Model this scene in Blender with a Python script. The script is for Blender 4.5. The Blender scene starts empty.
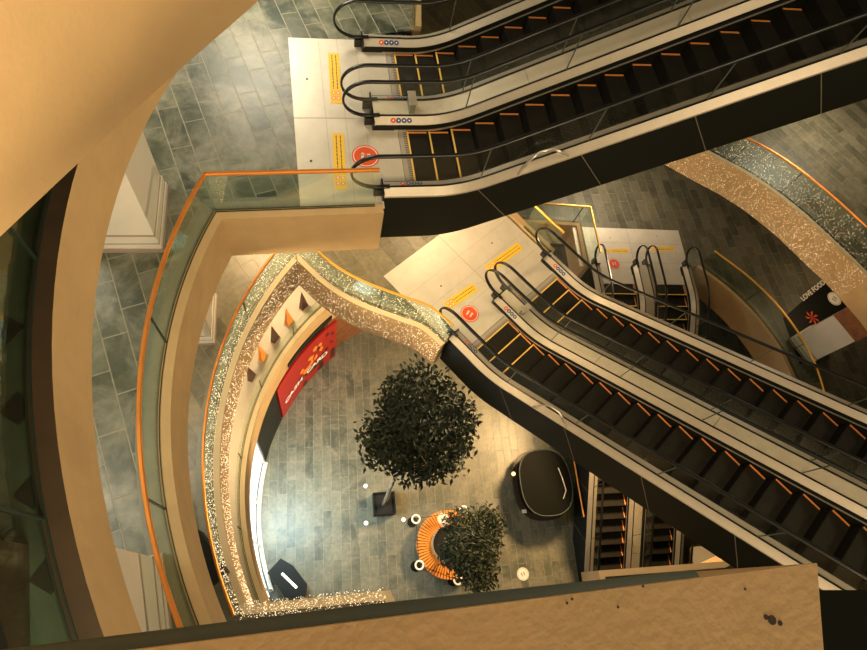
import bpy, bmesh, math, random
from mathutils import Vector, Matrix
from mathutils.geometry import tessellate_polygon
random.seed(7)
S = bpy.context.scene
COL = S.collection
# ---------------------------------------------------------------- camera
GROUND = 21.5                     # camera height above the ground floor (metres)
FPX, CX, CY = 600.0, 433.5, 325.0
def norm(v): return Vector(v).normalized()
down = norm((324 - CX, -(597 - CY), -FPX)); up = -down
X0 = Vector((600, 0, -FPX)); X0 = (X0 - up * X0.dot(up)).normalized(); Y0 = up.cross(X0)
R = Matrix((X0, Y0, up))          # camera axes -> world axes
cd = bpy.data.cameras.new('camera'); cam = bpy.data.objects.new('camera', cd); COL.objects.link(cam)
cd.sensor_width = 36; cd.lens = FPX / 867 * 36; cd.clip_start = 0.05; cd.clip_end = 200
cam.matrix_world = Matrix.Translation((0, 0, GROUND)) @ R.to_4x4()
S.camera = cam
def at(px, py, h):
    """point where the sight line of a photo pixel meets the level h metres below the camera"""
    r = R @ Vector((px - CX, CY - py, -FPX)); r = r * (h / -r.z); return Vector((r.x, r.y, GROUND - h))
# ---------------------------------------------------------------- light
w = bpy.data.worlds.new('world'); S.world = w; w.use_nodes = True
w.node_tree.nodes['Background'].inputs[0].default_value = (0.55, 0.62, 0.52, 1)
w.node_tree.nodes['Background'].inputs[1].default_value = 0.025
S.view_settings.view_transform = 'Standard'; S.view_settings.look = 'None'
S.view_settings.exposure = 0.18; S.view_settings.gamma = 1; S.view_settings.use_curve_mapping = False
def area(name, loc, size, power, col, target=None, sy=None, spread=180):
    l = bpy.data.lights.new(name, 'AREA'); l.shape = 'RECTANGLE'; l.size = size; l.size_y = sy or size
    l.energy = power; l.color = col; l.spread = math.radians(spread)
    o = bpy.data.objects.new(name, l); COL.objects.link(o); o.location = loc
    if target: o.rotation_euler = (Vector(target) - Vector(loc)).to_track_quat('-Z', 'Y').to_euler()
    return o
WARM = (1.0, 0.70, 0.38); NEUT = (1.0, 0.88, 0.66); COOL = (0.62, 0.90, 1.0)
G = GROUND
area('atrium_ceiling_light', (4.5, 2.5, G + 6.0), 4, 380, (1.0, 0.76, 0.47), (4.5, 2.0, 0), 4)
area('balcony_fill_light', (-0.6, -3.6, G - 1.3), 2.5, 900, (1.0, 0.74, 0.42), (4.5, 5, G - 12), 2.5)  # added fill from under the parapet, brightens far fascias and escalator decks
area('balcony_fill_light', (14.5, -3.5, G - 1.4), 2.5, 270, (1.0, 0.75, 0.43), (-1, 3, G - 6), 2.5, spread=90)  # added fill from the right, brightens the tan fascias at left
area('gallery_and_fill_light', (-1.3, 5.6, G - 9.5), 1.0, 260, (1.0, 0.72, 0.38), (15, 5.5, G - 12.9), 1.0, spread=60)  # added sideways fill for the right fascia, no fixture of the gallery
area('gallery_and_fill_light', (12.5, 6.5, G - 13.9), 1.2, 330, (1.0, 0.74, 0.42), (-1, 3.5, G - 16.6), 1.0, spread=70)  # added fill aimed left, lifts the lowest fascia and the display stands
area('gallery_and_fill_light', (-3.2, 7.5, G - 5.3), 1.6, 120, NEUT, (-1.5, 7, 0))
area('gallery_and_fill_light', (-3.4, 2.5, G - 5.3), 1.6, 85, NEUT, (-2.5, 2.5, 0))
area('gallery_and_fill_light', (1.6, 11.0, G - 5.3), 1.8, 300, NEUT, (1.6, 8.0, 0))
area('gallery_and_fill_light', (-2.6, 4.0, G - 9.6), 1.5, 70, NEUT)
area('gallery_and_fill_light', (1.0, 9.2, G - 9.6), 1.4, 300, WARM, (2.6, 7, 0))
area('gallery_and_fill_light', (5.2, 8.2, G - 9.7), 1.4, 90, WARM, (6.2, 4.4, G - 13))
area('gallery_and_fill_light', (17.5, 7.5, G - 9.6), 1.6, 110, NEUT, (15.5, 6, 0))
area('gallery_and_fill_light', (12.5, 9.5, G - 13.7), 1.6, 150, (1, .8, .55))
area('gallery_and_fill_light', (18.5, 3.5, G - 13.7), 1.2, 30, WARM)
area('gallery_and_fill_light', (-2.3, 4.5, G - 13.7), 1.4, 130, WARM, (-.6, 4, 0))
area('gallery_and_fill_light', (0.6, 8.6, G - 13.7), 1.2, 130, WARM, (1.6, 7, 0))
area('plaza_light', (10.8, 3.6, G - 15.5), 1.2, 1500, (1.0, 0.64, 0.29), (6.0, 0.6, 0))
area('shop_light', (-1.2, 3.0, G - 18.2), 1.2, 420, COOL, (1.6, 2.4, 0), 3.4)
# ---------------------------------------------------------------- materials
def mat(name, col, rough=0.5, metal=0.0, emit=None, es=0, spec=0.5, var=0.0, vscale=3.0, bump=0.0, bscale=40):
    m = bpy.data.materials.new(name); m.use_nodes = True; nt = m.node_tree; b = nt.nodes['Principled BSDF']
    b.inputs['Base Color'].default_value = (*col, 1); b.inputs['Roughness'].default_value = rough
    b.inputs['Metallic'].default_value = metal; b.inputs['Specular IOR Level'].default_value = spec
    if emit: b.inputs['Emission Color'].default_value = (*emit, 1); b.inputs['Emission Strength'].default_value = es
    if var or bump:
        tc = nt.nodes.new('ShaderNodeTexCoord'); n = nt.nodes.new('ShaderNodeTexNoise')
        n.inputs['Scale'].default_value = vscale; n.inputs['Detail'].default_value = 6; n.inputs['Roughness'].default_value = .65
        nt.links.new(tc.outputs['Object'], n.inputs['Vector'])
        if var:
            r = nt.nodes.new('ShaderNodeValToRGB')
            r.color_ramp.elements[0].position = .3; r.color_ramp.elements[1].position = .7
            r.color_ramp.elements[0].color = (*[c * (1 - var) for c in col], 1)
            r.color_ramp.elements[1].color = (*[min(1, c * (1 + var)) for c in col], 1)
            nt.links.new(n.outputs['Fac'], r.inputs[0]); nt.links.new(r.outputs[0], b.inputs['Base Color'])
        if bump:
            n2 = nt.nodes.new('ShaderNodeTexNoise'); n2.inputs['Scale'].default_value = bscale
            nt.links.new(tc.outputs['Object'], n2.inputs['Vector'])
            bp = nt.nodes.new('ShaderNodeBump'); bp.inputs['Strength'].default_value = bump; bp.inputs['Distance'].default_value = .01
            nt.links.new(n2.outputs['Fac'], bp.inputs['Height']); nt.links.new(bp.outputs[0], b.inputs['Normal'])
    return m
def stone(name, az, dark, light, grout, bw=.85, rh=.33, rough=.4, blotch=(.2, .19, .15), bamt=.5, mort=.010):
    m = bpy.data.materials.new(name); m.use_nodes = True; nt = m.node_tree; N = nt.nodes; L = nt.links; b = N['Principled BSDF']
    tc = N.new('ShaderNodeTexCoord'); mp = N.new('ShaderNodeMapping'); mp.inputs['Rotation'].default_value = (0, 0, -math.radians(az))
    L.new(tc.outputs['Object'], mp.inputs['Vector'])
    br = N.new('ShaderNodeTexBrick'); L.new(mp.outputs[0], br.inputs['Vector'])
    br.inputs['Scale'].default_value = 1; br.inputs['Brick Width'].default_value = bw; br.inputs['Row Height'].default_value = rh
    br.inputs['Mortar Size'].default_value = mort; br.inputs['Mortar Smooth'].default_value = .6; br.offset = .43; br.inputs['Bias'].default_value = -.1
    br.inputs['Color1'].default_value = (0, 0, 0, 1); br.inputs['Color2'].default_value = (1, 1, 1, 1); br.inputs['Mortar'].default_value = (.5, .5, .5, 1)
    rp = N.new('ShaderNodeValToRGB'); rp.color_ramp.elements[0].color = (*dark, 1); rp.color_ramp.elements[1].color = (*light, 1)
    L.new(br.outputs['Color'], rp.inputs[0])
    n = N.new('ShaderNodeTexNoise'); n.inputs['Scale'].default_value = 1.3; n.inputs['Detail'].default_value = 8; n.inputs['Roughness'].default_value = .7; n.inputs['Distortion'].default_value = .6
    L.new(mp.outputs[0], n.inputs['Vector'])
    r2 = N.new('ShaderNodeValToRGB'); r2.color_ramp.elements[0].position = .42; r2.color_ramp.elements[1].position = .68
    r2.color_ramp.elements[1].color = (bamt, bamt, bamt, 1)
    L.new(n.outputs['Fac'], r2.inputs[0])
    mx = N.new('ShaderNodeMix'); mx.data_type = 'RGBA'; L.new(r2.outputs[0], mx.inputs[0]); L.new(rp.outputs[0], mx.inputs[6]); mx.inputs[7].default_value = (*blotch, 1)
    mx2 = N.new('ShaderNodeMix'); mx2.data_type = 'RGBA'; L.new(br.outputs['Fac'], mx2.inputs[0]); L.new(mx.outputs[2], mx2.inputs[6]); mx2.inputs[7].default_value = (*grout, 1)
    n3 = N.new('ShaderNodeTexNoise'); n3.inputs['Scale'].default_value = 9; n3.inputs['Detail'].default_value = 5; L.new(mp.outputs[0], n3.inputs['Vector'])
    mr = N.new('ShaderNodeMapRange'); mr.inputs[3].default_value = .62; mr.inputs[4].default_value = 1.38; L.new(n3.outputs['Fac'], mr.inputs[0])
    vm = N.new('ShaderNodeVectorMath'); vm.operation = 'SCALE'; L.new(mx2.outputs[2], vm.inputs[0]); L.new(mr.outputs[0], vm.inputs['Scale'])
    L.new(vm.outputs[0], b.inputs['Base Color']); b.inputs['Roughness'].default_value = rough
    bp = N.new('ShaderNodeBump'); bp.inputs['Strength'].default_value = .5; bp.inputs['Distance'].default_value = .01; bp.invert = True
    L.new(br.outputs['Fac'], bp.inputs['Height']); L.new(bp.outputs[0], b.inputs['Normal'])
    return m
def glassmat(name, tint, gloss=.12, base=.02, rough=.04):
    m = bpy.data.materials.new(name); m.use_nodes = True; nt = m.node_tree; N = nt.nodes; L = nt.links
    for x in list(N): N.remove(x)
    out = N.new('ShaderNodeOutputMaterial'); t = N.new('ShaderNodeBsdfTransparent'); t.inputs[0].default_value = (*tint, 1)
    g = N.new('ShaderNodeBsdfGlossy'); g.inputs['Roughness'].default_value = rough; g.inputs[0].default_value = (.9, 1, .95, 1)
    fr = N.new('ShaderNodeFresnel'); fr.inputs[0].default_value = 1.45
    ma = N.new('ShaderNodeMath'); ma.operation = 'MULTIPLY_ADD'; ma.inputs[1].default_value = gloss * 6; ma.inputs[2].default_value = base; ma.use_clamp = True
    L.new(fr.outputs[0], ma.inputs[0]); mx = N.new('ShaderNodeMixShader'); L.new(ma.outputs[0], mx.inputs[0])
    L.new(t.outputs[0], mx.inputs[1]); L.new(g.outputs[0], mx.inputs[2]); L.new(mx.outputs[0], out.inputs[0])
    return m
M = dict(
 tan=mat('tan_plaster', (.45, .31, .155), .75, var=.10, vscale=1.6, bump=.15, bscale=60),
 copper=mat('copper_handrail', (.80, .30, .06), .32, .55, var=.15, vscale=2),
 brass=mat('yellow_handrail', (.85, .47, .08), .35, .5),
 curb=mat('cream_curb', (.62, .50, .32), .6),
 border=mat('grey_stone_border', (.17, .18, .14), .5, var=.2, vscale=3),
 glass=glassmat('balustrade_glass', (.925, .965, .93), .035, .006),
 dglass=glassmat('escalator_glass', (.992, .996, .993), .010, .001, .22),
 glassedge=mat('glass_edge', (.07, .085, .065), .3),
 joint=mat('dark_joint', (.01, .02, .015), .4),
 deck=mat('brushed_deck_metal', (.60, .54, .44), .42, .55, var=.06, vscale=5),
 deck2=mat('panel_deck_metal', (.62, .56, .44), .5, .25, var=.08, vscale=4),
 bright=mat('bright_trim', (.75, .72, .66), .3, .8),
 black=mat('black_cladding', (.006, .0075, .0055), .5, spec=.25),
 rubber=mat('black_rubber', (.010, .011, .010), .3),
 tread=mat('grey_step_tread', (.015, .0135, .010), .7, .0, spec=.15, var=.2, vscale=5),
 riser=mat('dark_riser', (.007, .007, .006), .7, spec=.1),
 orange=mat('orange_edge', (.75, .28, .07), .55),
 yellow=mat('yellow_edge', (.85, .55, .12), .5),
 plate=mat('pale_landing_plate', (.62, .57, .48), .45, .2, var=.10, vscale=1.8),
 plateline=mat('plate_groove', (.36, .32, .27), .6),
 ystick=mat('yellow_sticker', (.85, .52, .04), .6),
 ink=mat('ink', (.05, .03, .01), .7),
 red=mat('red_sticker', (.75, .09, .02), .5),
 whitep=mat('white_print', (.85, .80, .72), .6),
 blue=mat('blue_pictogram', (.03, .07, .2), .4),
 white=mat('white_panel', (.72, .68, .60), .5, var=.04, vscale=1.5),
 cream=mat('cream_panel', (.50, .46, .37), .55, var=.06),
 mauve=mat('mauve_moulding', (.36, .27, .22), .4),
 wood=mat('brown_wood', (.26, .10, .035), .5, var=.35, vscale=4),
 slat=mat('orange_wood_slat', (.80, .27, .03), .5, var=.2, vscale=8),
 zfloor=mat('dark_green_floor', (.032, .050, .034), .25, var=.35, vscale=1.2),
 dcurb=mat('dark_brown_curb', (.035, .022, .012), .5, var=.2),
 grey=mat('slate_grey_metal', (.05, .065, .058), .7, .0, spec=.3),
 kiosk=mat('kiosk_top', (.004, .0045, .003), .6, spec=.06),
 seam=mat('cladding_seam', (.14, .125, .095), .6),
 leaf=mat('dark_leaf', (.008, .018, .007), .7, var=.5, vscale=3),
 leaf2=mat('olive_leaf', (.026, .038, .014), .65, var=.5, vscale=4),
 bark=mat('bark', (.22, .17, .11), .8, var=.3, vscale=12),
 soil=mat('dark_soil', (.007, .006, .005), .9),
 fairy=mat('fairy_light_glow', (1, .9, .7), .5, emit=(1.0, .80, .50), es=1.7),
 ceiling=mat('ceiling_white', (.45, .42, .36), .8),
 shopglow=mat('lit_shop_back_panel', (.9, .95, 1), .5, emit=(.80, .93, 1.0), es=1.1),
 banner=mat('red_banner', (.36, .010, .006), .4),
 flame=mat('orange_print', (.85, .25, .03), .4),
 brown=mat('dark_brown_print', (.05, .012, .008), .4),
 lamp=mat('warm_lamp', (1, .7, .4), .5, emit=(1, .62, .3), es=2.0),
 lampw=mat('white_lamp', (1, 1, .95), .5, emit=(1, .96, .85), es=1.5),
 stA=stone('stone_slabs_green', -86, (.022, .034, .021), (.125, .135, .088), (.24, .225, .16), blotch=(.27, .26, .20), bamt=.85, mort=.013),
 stB=stone('stone_slabs_olive', -72, (.085, .080, .050), (.20, .175, .11), (.23, .20, .13), blotch=(.28, .23, .14)),
 stC=stone('stone_slabs_dark', -100, (.060, .060, .043), (.135, .125, .09), (.17, .15, .10), blotch=(.17, .15, .10)),
 stD=stone('stone_slabs_grey', -105, (.085, .092, .066), (.175, .172, .12), (.24, .22, .17), bw=1.1, rh=.30, blotch=(.25, .225, .155), bamt=.8),
)
# ---------------------------------------------------------------- mesh helpers
class MB:
    def __init__(s): s.bm = bmesh.new(); s.mats = []
    def mi(s, m):
        if m not in s.mats: s.mats.append(m)
        return s.mats.index(m)
    def face(s, vs, m):
        try: f = s.bm.faces.new(vs)
        except ValueError: return None
        f.material_index = s.mi(m); return f
    def hexa(s, p, m):          # p: 8 points, bottom 4 then top 4
        v = [s.bm.verts.new(q) for q in p]
        for q in ((0, 3, 2, 1), (4, 5, 6, 7), (0, 1, 5, 4), (1, 2, 6, 5), (2, 3, 7, 6), (3, 0, 4, 7)): s.face([v[i] for i in q], m)
    def box(s, x0, x1, y0, y1, z0, z1, m):
        s.hexa([(x0, y0, z0), (x1, y0, z0), (x1, y1, z0), (x0, y1, z0), (x0, y0, z1), (x1, y0, z1), (x1, y1, z1), (x0, y1, z1)], m)
    def obox(s, c, u, lu, lv, z0, z1, m):   # oriented box, centre c, direction u, full lengths lu, lv
        u = Vector((u[0], u[1])).normalized(); v = Vector((-u.y, u.x)); c = Vector((c[0], c[1]))
        q = [c - u * lu / 2 - v * lv / 2, c + u * lu / 2 - v * lv / 2, c + u * lu / 2 + v * lv / 2, c - u * lu / 2 + v * lv / 2]
        s.hexa([(a.x, a.y, z0) for a in q] + [(a.x, a.y, z1) for a in q], m)
    def prism(s, pts, z0, z1, m):
        n = len(pts); a = [s.bm.verts.new((p[0], p[1], z0)) for p in pts]; b = [s.bm.verts.new((p[0], p[1], z1)) for p in pts]
        s.face(list(reversed(a)), m); s.face(b, m)
        for i in range(n): s.face([a[i], a[(i + 1) % n], b[(i + 1) % n], b[i]], m)
    def sweep(s, sec, closed, m, caps=True):   # list of rings of points
        rings = [[s.bm.verts.new(p) for p in r] for r in sec]; n = len(rings[0])
        for a, b in zip(rings, rings[1:]):
            for i in range(n): s.face([a[i], a[(i + 1) % n], b[(i + 1) % n], b[i]], m)
        if closed:
            for i in range(n): s.face([rings[-1][i], rings[-1][(i + 1) % n], rings[0][(i + 1) % n], rings[0][i]], m)
        elif caps:
            s.face(list(reversed(rings[0])), m); s.face(rings[-1], m)
    def tube(s, pts, r, m, n=8, rr=None):
        pts = [Vector(p) for p in pts]; sec = []
        for i, p in enumerate(pts):
            t = (pts[min(i + 1, len(pts) - 1)] - pts[max(i - 1, 0)]).normalized()
            ref = Vector((0, 0, 1)) if abs(t.z) < .9 else Vector((1, 0, 0))
            a = t.cross(ref).normalized(); b = a.cross(t); q = rr[i] if rr else r
            sec.append([p + a * q * math.cos(2 * math.pi * k / n) + b * q * math.sin(2 * math.pi * k / n) for k in range(n)])
        s.sweep(sec, False, m)
    def disc(s, c, r, h, m, n=24): s.prism([(c[0] + r * math.cos(2 * math.pi * k / n), c[1] + r * math.sin(2 * math.pi * k / n)) for k in range(n)], c[2], c[2] + h, m)
    def ring(s, c, r0, r1, z0, z1, m, n=40, a0=0, a1=2 * math.pi):
        full = abs(a1 - a0) > 6.28; sec = []
        for k in range(n if full else n + 1):
            a = a0 + (a1 - a0) * k / n; ca, sa = math.cos(a), math.sin(a)
            sec.append([(c[0] + r0 * ca, c[1] + r0 * sa, z0), (c[0] + r1 * ca, c[1] + r1 * sa, z0), (c[0] + r1 * ca, c[1] + r1 * sa, z1), (c[0] + r0 * ca, c[1] + r0 * sa, z1)])
        s.sweep(sec, full, m)
    def build(s, name, parent=None, smooth=False, fix=True, **tags):
        if fix: bmesh.ops.recalc_face_normals(s.bm, faces=s.bm.faces)
        me = bpy.data.meshes.new(name); s.bm.to_mesh(me); s.bm.free()
        for m in s.mats: me.materials.append(M[m])
        if smooth:
            for p in me.polygons: p.use_smooth = True
        o = bpy.data.objects.new(name, me); COL.objects.link(o)
        if parent: o.parent = parent
        for k, v in tags.items(): o[k] = v
        return o
def thing(name, label, cat, loc=(0, 0, 0), rz=0, group=None):
    o = bpy.data.objects.new(name, None); o.empty_display_size = .2; COL.objects.link(o); o.location = loc; o.rotation_euler = (0, 0, rz)
    o['label'] = label; o['category'] = cat
    if group: o['group'] = group
    return o
def offset(path, d):               # offset an open polyline to its left by d
    P = [Vector(p[:2]) for p in path]; out = []
    for i, p in enumerate(P):
        t0 = (P[i] - P[i - 1]).normalized() if i else None; t1 = (P[i + 1] - P[i]).normalized() if i < len(P) - 1 else None
        t0 = t0 or t1; t1 = t1 or t0
        n0 = Vector((-t0.y, t0.x)); n1 = Vector((-t1.y, t1.x)); n = (n0 + n1).normalized(); c = max(.4, n.dot(n0))
        out.append(p + n * d / c)
    return out
def wall(mb, path, o0, o1, z0, z1, m, mtop=None):
    a, b = offset(path, o0), offset(path, o1)
    for i in range(len(path) - 1):
        p = [a[i], a[i + 1], b[i + 1], b[i]]
        v = [mb.bm.verts.new((q.x, q.y, z)) for z in (z0, z1) for q in p]
        mb.face([v[4], v[5], v[6], v[7]], mtop or m); mb.face([v[3], v[2], v[1], v[0]], m)
        mb.face([v[0], v[1], v[5], v[4]], m); mb.face([v[2], v[3], v[7], v[6]], m)
        if i == 0: mb.face([v[3], v[0], v[4], v[7]], m)
        if i == len(path) - 2: mb.face([v[1], v[2], v[6], v[5]], m)
def resample(path, step):
    P = [Vector(p[:2]) for p in path]; out = [P[0]]
    for a, b in zip(P, P[1:]):
        n = max(1, round((b - a).length / step))
        out += [a.lerp(b, k / n) for k in range(1, n + 1)]
    return out
def smoothpath(pts, n=8):          # Catmull-Rom through the points
    P = [Vector(p[:2]) for p in pts]; P = [P[0] * 2 - P[1]] + P + [P[-1] * 2 - P[-2]]; out = []
    for i in range(1, len(P) - 2):
        for k in range(n):
            t = k / n; a, b, c, d = P[i - 1:i + 3]
            out.append(.5 * ((2 * b) + (c - a) * t + (2 * a - 5 * b + 4 * c - d) * t * t + (3 * b - a - 3 * c + d) * t ** 3))
    return out + [P[-2]]
CC = Vector((5.5, 1.45)); RR = 7.05
def arc(a0, a1, n=48, r=RR): return [CC + Vector((math.cos(math.radians(a0 + (a1 - a0) * k / n)), math.sin(math.radians(a0 + (a1 - a0) * k / n)))) * r for k in range(n + 1)]
# ---------------------------------------------------------------- levels
def slab(loop, z, floor_mat, box=(-14, 30, -16, 22), depth=1.0):
    """floor slab with the atrium opening cut out of it"""
    x0, x1, y0, y1 = box; outer = [Vector((x0, y0, 0)), Vector((x1, y0, 0)), Vector((x1, y1, 0)), Vector((x0, y1, 0))]
    hole = [Vector((p[0], p[1], 0)) for p in loop]
    if outer and sum(a.x * b.y - b.x * a.y for a, b in zip(hole, hole[1:] + hole[:1])) > 0: hole = hole[::-1]
    tri = tessellate_polygon([outer, hole]); allp = outer + hole
    for zz, m, nm in ((z, floor_mat, 'floor'), (z - depth, 'ceiling', 'ceiling')):
        mb = MB()
        vt = [mb.bm.verts.new((p.x, p.y, zz)) for p in allp]; vb = [mb.bm.verts.new((p.x, p.y, zz - .06)) for p in allp]
        for t in tri:
            mb.face([vt[i] for i in t], m); mb.face([vb[i] for i in reversed(t)], m)
        n0 = len(outer)
        for i in range(len(hole)):
            j = (i + 1) % len(hole); mb.face([vt[n0 + i], vt[n0 + j], vb[n0 + j], vb[n0 + i]], m)
        mb.build(nm, kind='structure')
    return
def fascia(path, z, n, depth=1.1, mtop=None, mat_='tan'):
    mb = MB(); wall(mb, path, -.012, .15, z - depth, z + .10, mat_, mtop); mb.build('trim_%d' % n, kind='structure')
def balustrade(path, z, label, rail='copper', n_panel=2.0, rail_r=.024, height=1.0, group=None, rail_end=None):
    """frameless glass balustrade with a handrail along an edge"""
    P = resample(path, .25); t = thing('glass_balustrade', label, 'railing', (P[0].x, P[0].y, z + .10), group=group)
    off = Vector((-P[0].x, -P[0].y)); Q = [p + off for p in P]
    L = [0]
    for a, b in zip(Q, Q[1:]): L.append(L[-1] + (b - a).length)
    npan = max(1, round(L[-1] / n_panel)); i0 = 0
    for k in range(npan):
        i1 = max(i0 + 1, min(len(Q) - 1, round((k + 1) * (len(Q) - 1) / npan)))
        seg = Q[i0:i1 + 1]
        if len(seg) > 1:
            mb = MB(); wall(mb, seg, -.008, .008, -.02, height - .12, 'glass'); g = mb.build('glass_panel', t)
            if k:
                d = (Q[i0 + 1] - Q[i0]).normalized()
                j = MB(); j.obox((Q[i0].x, Q[i0].y), d, .018, .024, -.02, height - .13, 'joint'); j.build('joint_strip', g)
        i0 = i1
    mb = MB(); wall(mb, Q, -.022, -.010, -.0, .012, 'joint'); wall(mb, Q, .010, .022, -.0, .012, 'joint'); mb.build('base_channel', t)
    if rail:
        c = offset(Q, 0); mb = MB(); sec = []
        for i, p in enumerate(c):
            q = c[min(i + 1, len(c) - 1)] - c[max(i - 1, 0)]; q.normalize(); nrm = Vector((-q.y, q.x)); r = rail_r
            sec.append([(p.x + nrm.x * a, p.y + nrm.y * a, height - .10 + b) for a, b in ((-r, -.02), (r, -.02), (r * 1.05, .01), (r * .6, .03), (-r * .6, .03), (-r * 1.05, .01))])
        mb.sweep(sec, False, rail); mb.build('handrail', t)
    return t
def uv(az, u, v):
    a = math.radians(az); return Vector((u * math.cos(a) - v * math.sin(a), u * math.sin(a) + v * math.cos(a)))
AZ1, AZ2, AZ3 = -11.5, -66.0, -106.0
HZ, HA, HB, HC = 4.45, 8.2, 12.3, 16.4
zZ, zA, zB, zC = G - HZ, G - HA, G - HB, G - HC
# ground
mb = MB(); mb.box(-14, 30, -16, 22, -.2, 0, 'stD'); mb.build('floor', kind='structure')
# level C (one floor up)
cR1 = arc(113, 190); cN = [Vector(p) for p in ((-1.44, .22), (1.2, -1.9), (6.5, -4.0), (7.05, -2.03), (10.48, -3.01), (12.6, -3.0))]
cE = smoothpath([(12.6, -3.0), (14.6, -1.7), (15.75, .3), (16.12, 1.75), (16.02, 3.2), (15.6, 4.5), (14.9, 5.75)])
c1, c2 = uv(AZ3, -9.45, 12.45), uv(AZ3, -9.45, 8.65)
cW = [c2, Vector((11.38, 8.38)), Vector((9.3, 9.05)), Vector((2.75, 7.94))]
slab(cR1[:-1] + cN[:-1] + cE + [c1] + cW[:-1], zC, 'stC')
fascia(cR1[:-1] + cN, zC, 1, mtop='curb'); fascia(cE, zC, 3); fascia([c2, Vector((11.38, 8.38)), Vector((9.3, 9.05)), Vector((2.75, 7.94)), ], zC, 4)
# level B
bR1 = arc(125.7, 190); bN = [bR1[-1], Vector((1.04, -.42)), Vector((1.2, -3))]
bE = smoothpath([(1.2, -3), (3, -5.5), (8, -6.6), (12, -5.2), (14.6, -3.0), (15.95, -.8), (16.25, 1.2), (16.0, 2.8), (15.64, 3.94), (15.21, 5.13), (14.56, 6.34), (13.72, 7.36), (12.2, 8.9), (9.5, 10.0)])
bP = [Vector((9.5, 10.0)), Vector((6.6, 9.4)), Vector((6.45, 7.8)), Vector((6.98, 6.5)), uv(AZ2, -2.15, 9.02)]
bQ = smoothpath([uv(AZ2, -2.15, 5.27), (3.62, 4.66), (3.14, 5.04), (2.41, 5.63), (1.88, 6.25), (1.39, 7.17)])
slab(bR1[:-1] + bN[:-1] + bE[:-1] + bP + bQ[:-1], zB, 'stB')
fascia(bE, zB, 7, 1.0, mtop='curb'); fascia(bP, zB, 8); fascia(bQ[:-1] + bR1[:-1] + bN, zB, 9, mtop='curb')
# level A
aR1 = arc(142.3, 215); aN = [aR1[-1], Vector((3, -4.6)), uv(AZ2, 7.9, 5.27)]
aE = smoothpath([uv(AZ2, 7.9, 9.02), (15.5, -3.4), (19.5, 2), (19, 9), (13, 13), (6, 13.4)])
a1_, a2_ = at(413, -60, HA), at(413, 30, HA)
aP = [Vector((6, 13.4)), a1_.xy, a2_.xy]
aPit = [uv(AZ1, 1.36, 9.55), uv(AZ1, 1.36, 5.66)]
aS = [uv(AZ1, 1.36, 5.66), aR1[0]]
slab(aR1[:-1] + aN + aE[:-1] + aP + aPit, zA, 'stA')
fascia(aN, zA, 11, 1.0); fascia(aE, zA, 12, 1.0); fascia(aP, zA, 13, 1.0); fascia(aS[:-1] + aR1, zA, 14, 1.0)
for P_, z_, n_ in ((aS[:-1] + aR1, zA, 20), (bQ[:-1] + bR1, zB, 21), (cR1, zC, 23)):
    mb = MB(); wall(mb, P_, -.30 if n_ < 23 else -1.3, -.012, z_ - .01, z_ + .006, 'border' if n_ < 23 else 'cream'); mb.build('trim_%d' % n_, kind='structure')
# level Z
zR1 = arc(120, 215); zN = [zR1[-1], Vector((3, -5)), Vector((8, -7)), Vector((16, -6)), Vector((20, 0)), Vector((19.5, 8)), Vector((12, 13)), Vector((4, 11.5))]
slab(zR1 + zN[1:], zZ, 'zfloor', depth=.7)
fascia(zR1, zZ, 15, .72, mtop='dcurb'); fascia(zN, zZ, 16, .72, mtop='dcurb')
# level of the photographer
yP = smoothpath([(2.6, 3.3), (.62, 1.74), (.22, 1.38), (.03, 1.215), (-.15, 1.055), (-.24, .97), (-.40, .82), (-.80, .44), (-1.9, -.7)], 6)
mb = MB(); wall(mb, yP, -.25, 0, G - 1.1, G + .2, 'tan'); mb.build('trim_17', kind='structure')
mb = MB(); mb.prism([(p.x, p.y) for p in offset(yP, -.1)] + [(-14, -.7), (-14, 22), (2.6, 22)], G - 1.0, G - .1, 'tan'); mb.build('floor', kind='structure')
# ---------------------------------------------------------------- balustrades
balustrade(aR1, zA, 'curved glass balustrade with orange copper handrail along the big left gallery above the pillars', rail_r=.027)
balustrade([aS[0].lerp(aS[1], .05), aS[1]], zA, 'straight glass balustrade with copper handrail ending at the topmost pale landing plate', rail_r=.027)
balustrade(aP[1:], zA, 'short green glass screen without handrail beside the upper escalators at the top edge', rail=None)
balustrade(bR1, zB, 'curved glass balustrade with copper handrail dotted with fairy lights, inside the big left gallery', rail='copper')
balustrade(bQ, zB, 'glass balustrade with yellow handrail curving from the fairy-lit corner to the middle landing plate', rail='brass')
balustrade(bP[-2:], zB, 'short glass balustrade with yellow handrail end right of the middle landing plate', rail='brass')
balustrade(bE[-50:], zB, 'curved fairy-lit glass balustrade with orange handrail at the right edge of the photo', rail='copper')
balustrade(cE[14:], zC, 'curved glass balustrade with yellow handrail in front of the white pillar at right', rail='brass')
balustrade(cW[:3], zC, 'angular glass balustrade with yellow handrail left of the farthest landing plate', rail='brass')
balustrade(cR1, zC, 'frameless curved glass screen without handrail on the lowest gallery at left', rail=None, height=.7)
balustrade(zR1, zZ, 'dark glass balustrade on the dark gallery floor at the left edge', rail='black')
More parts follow.
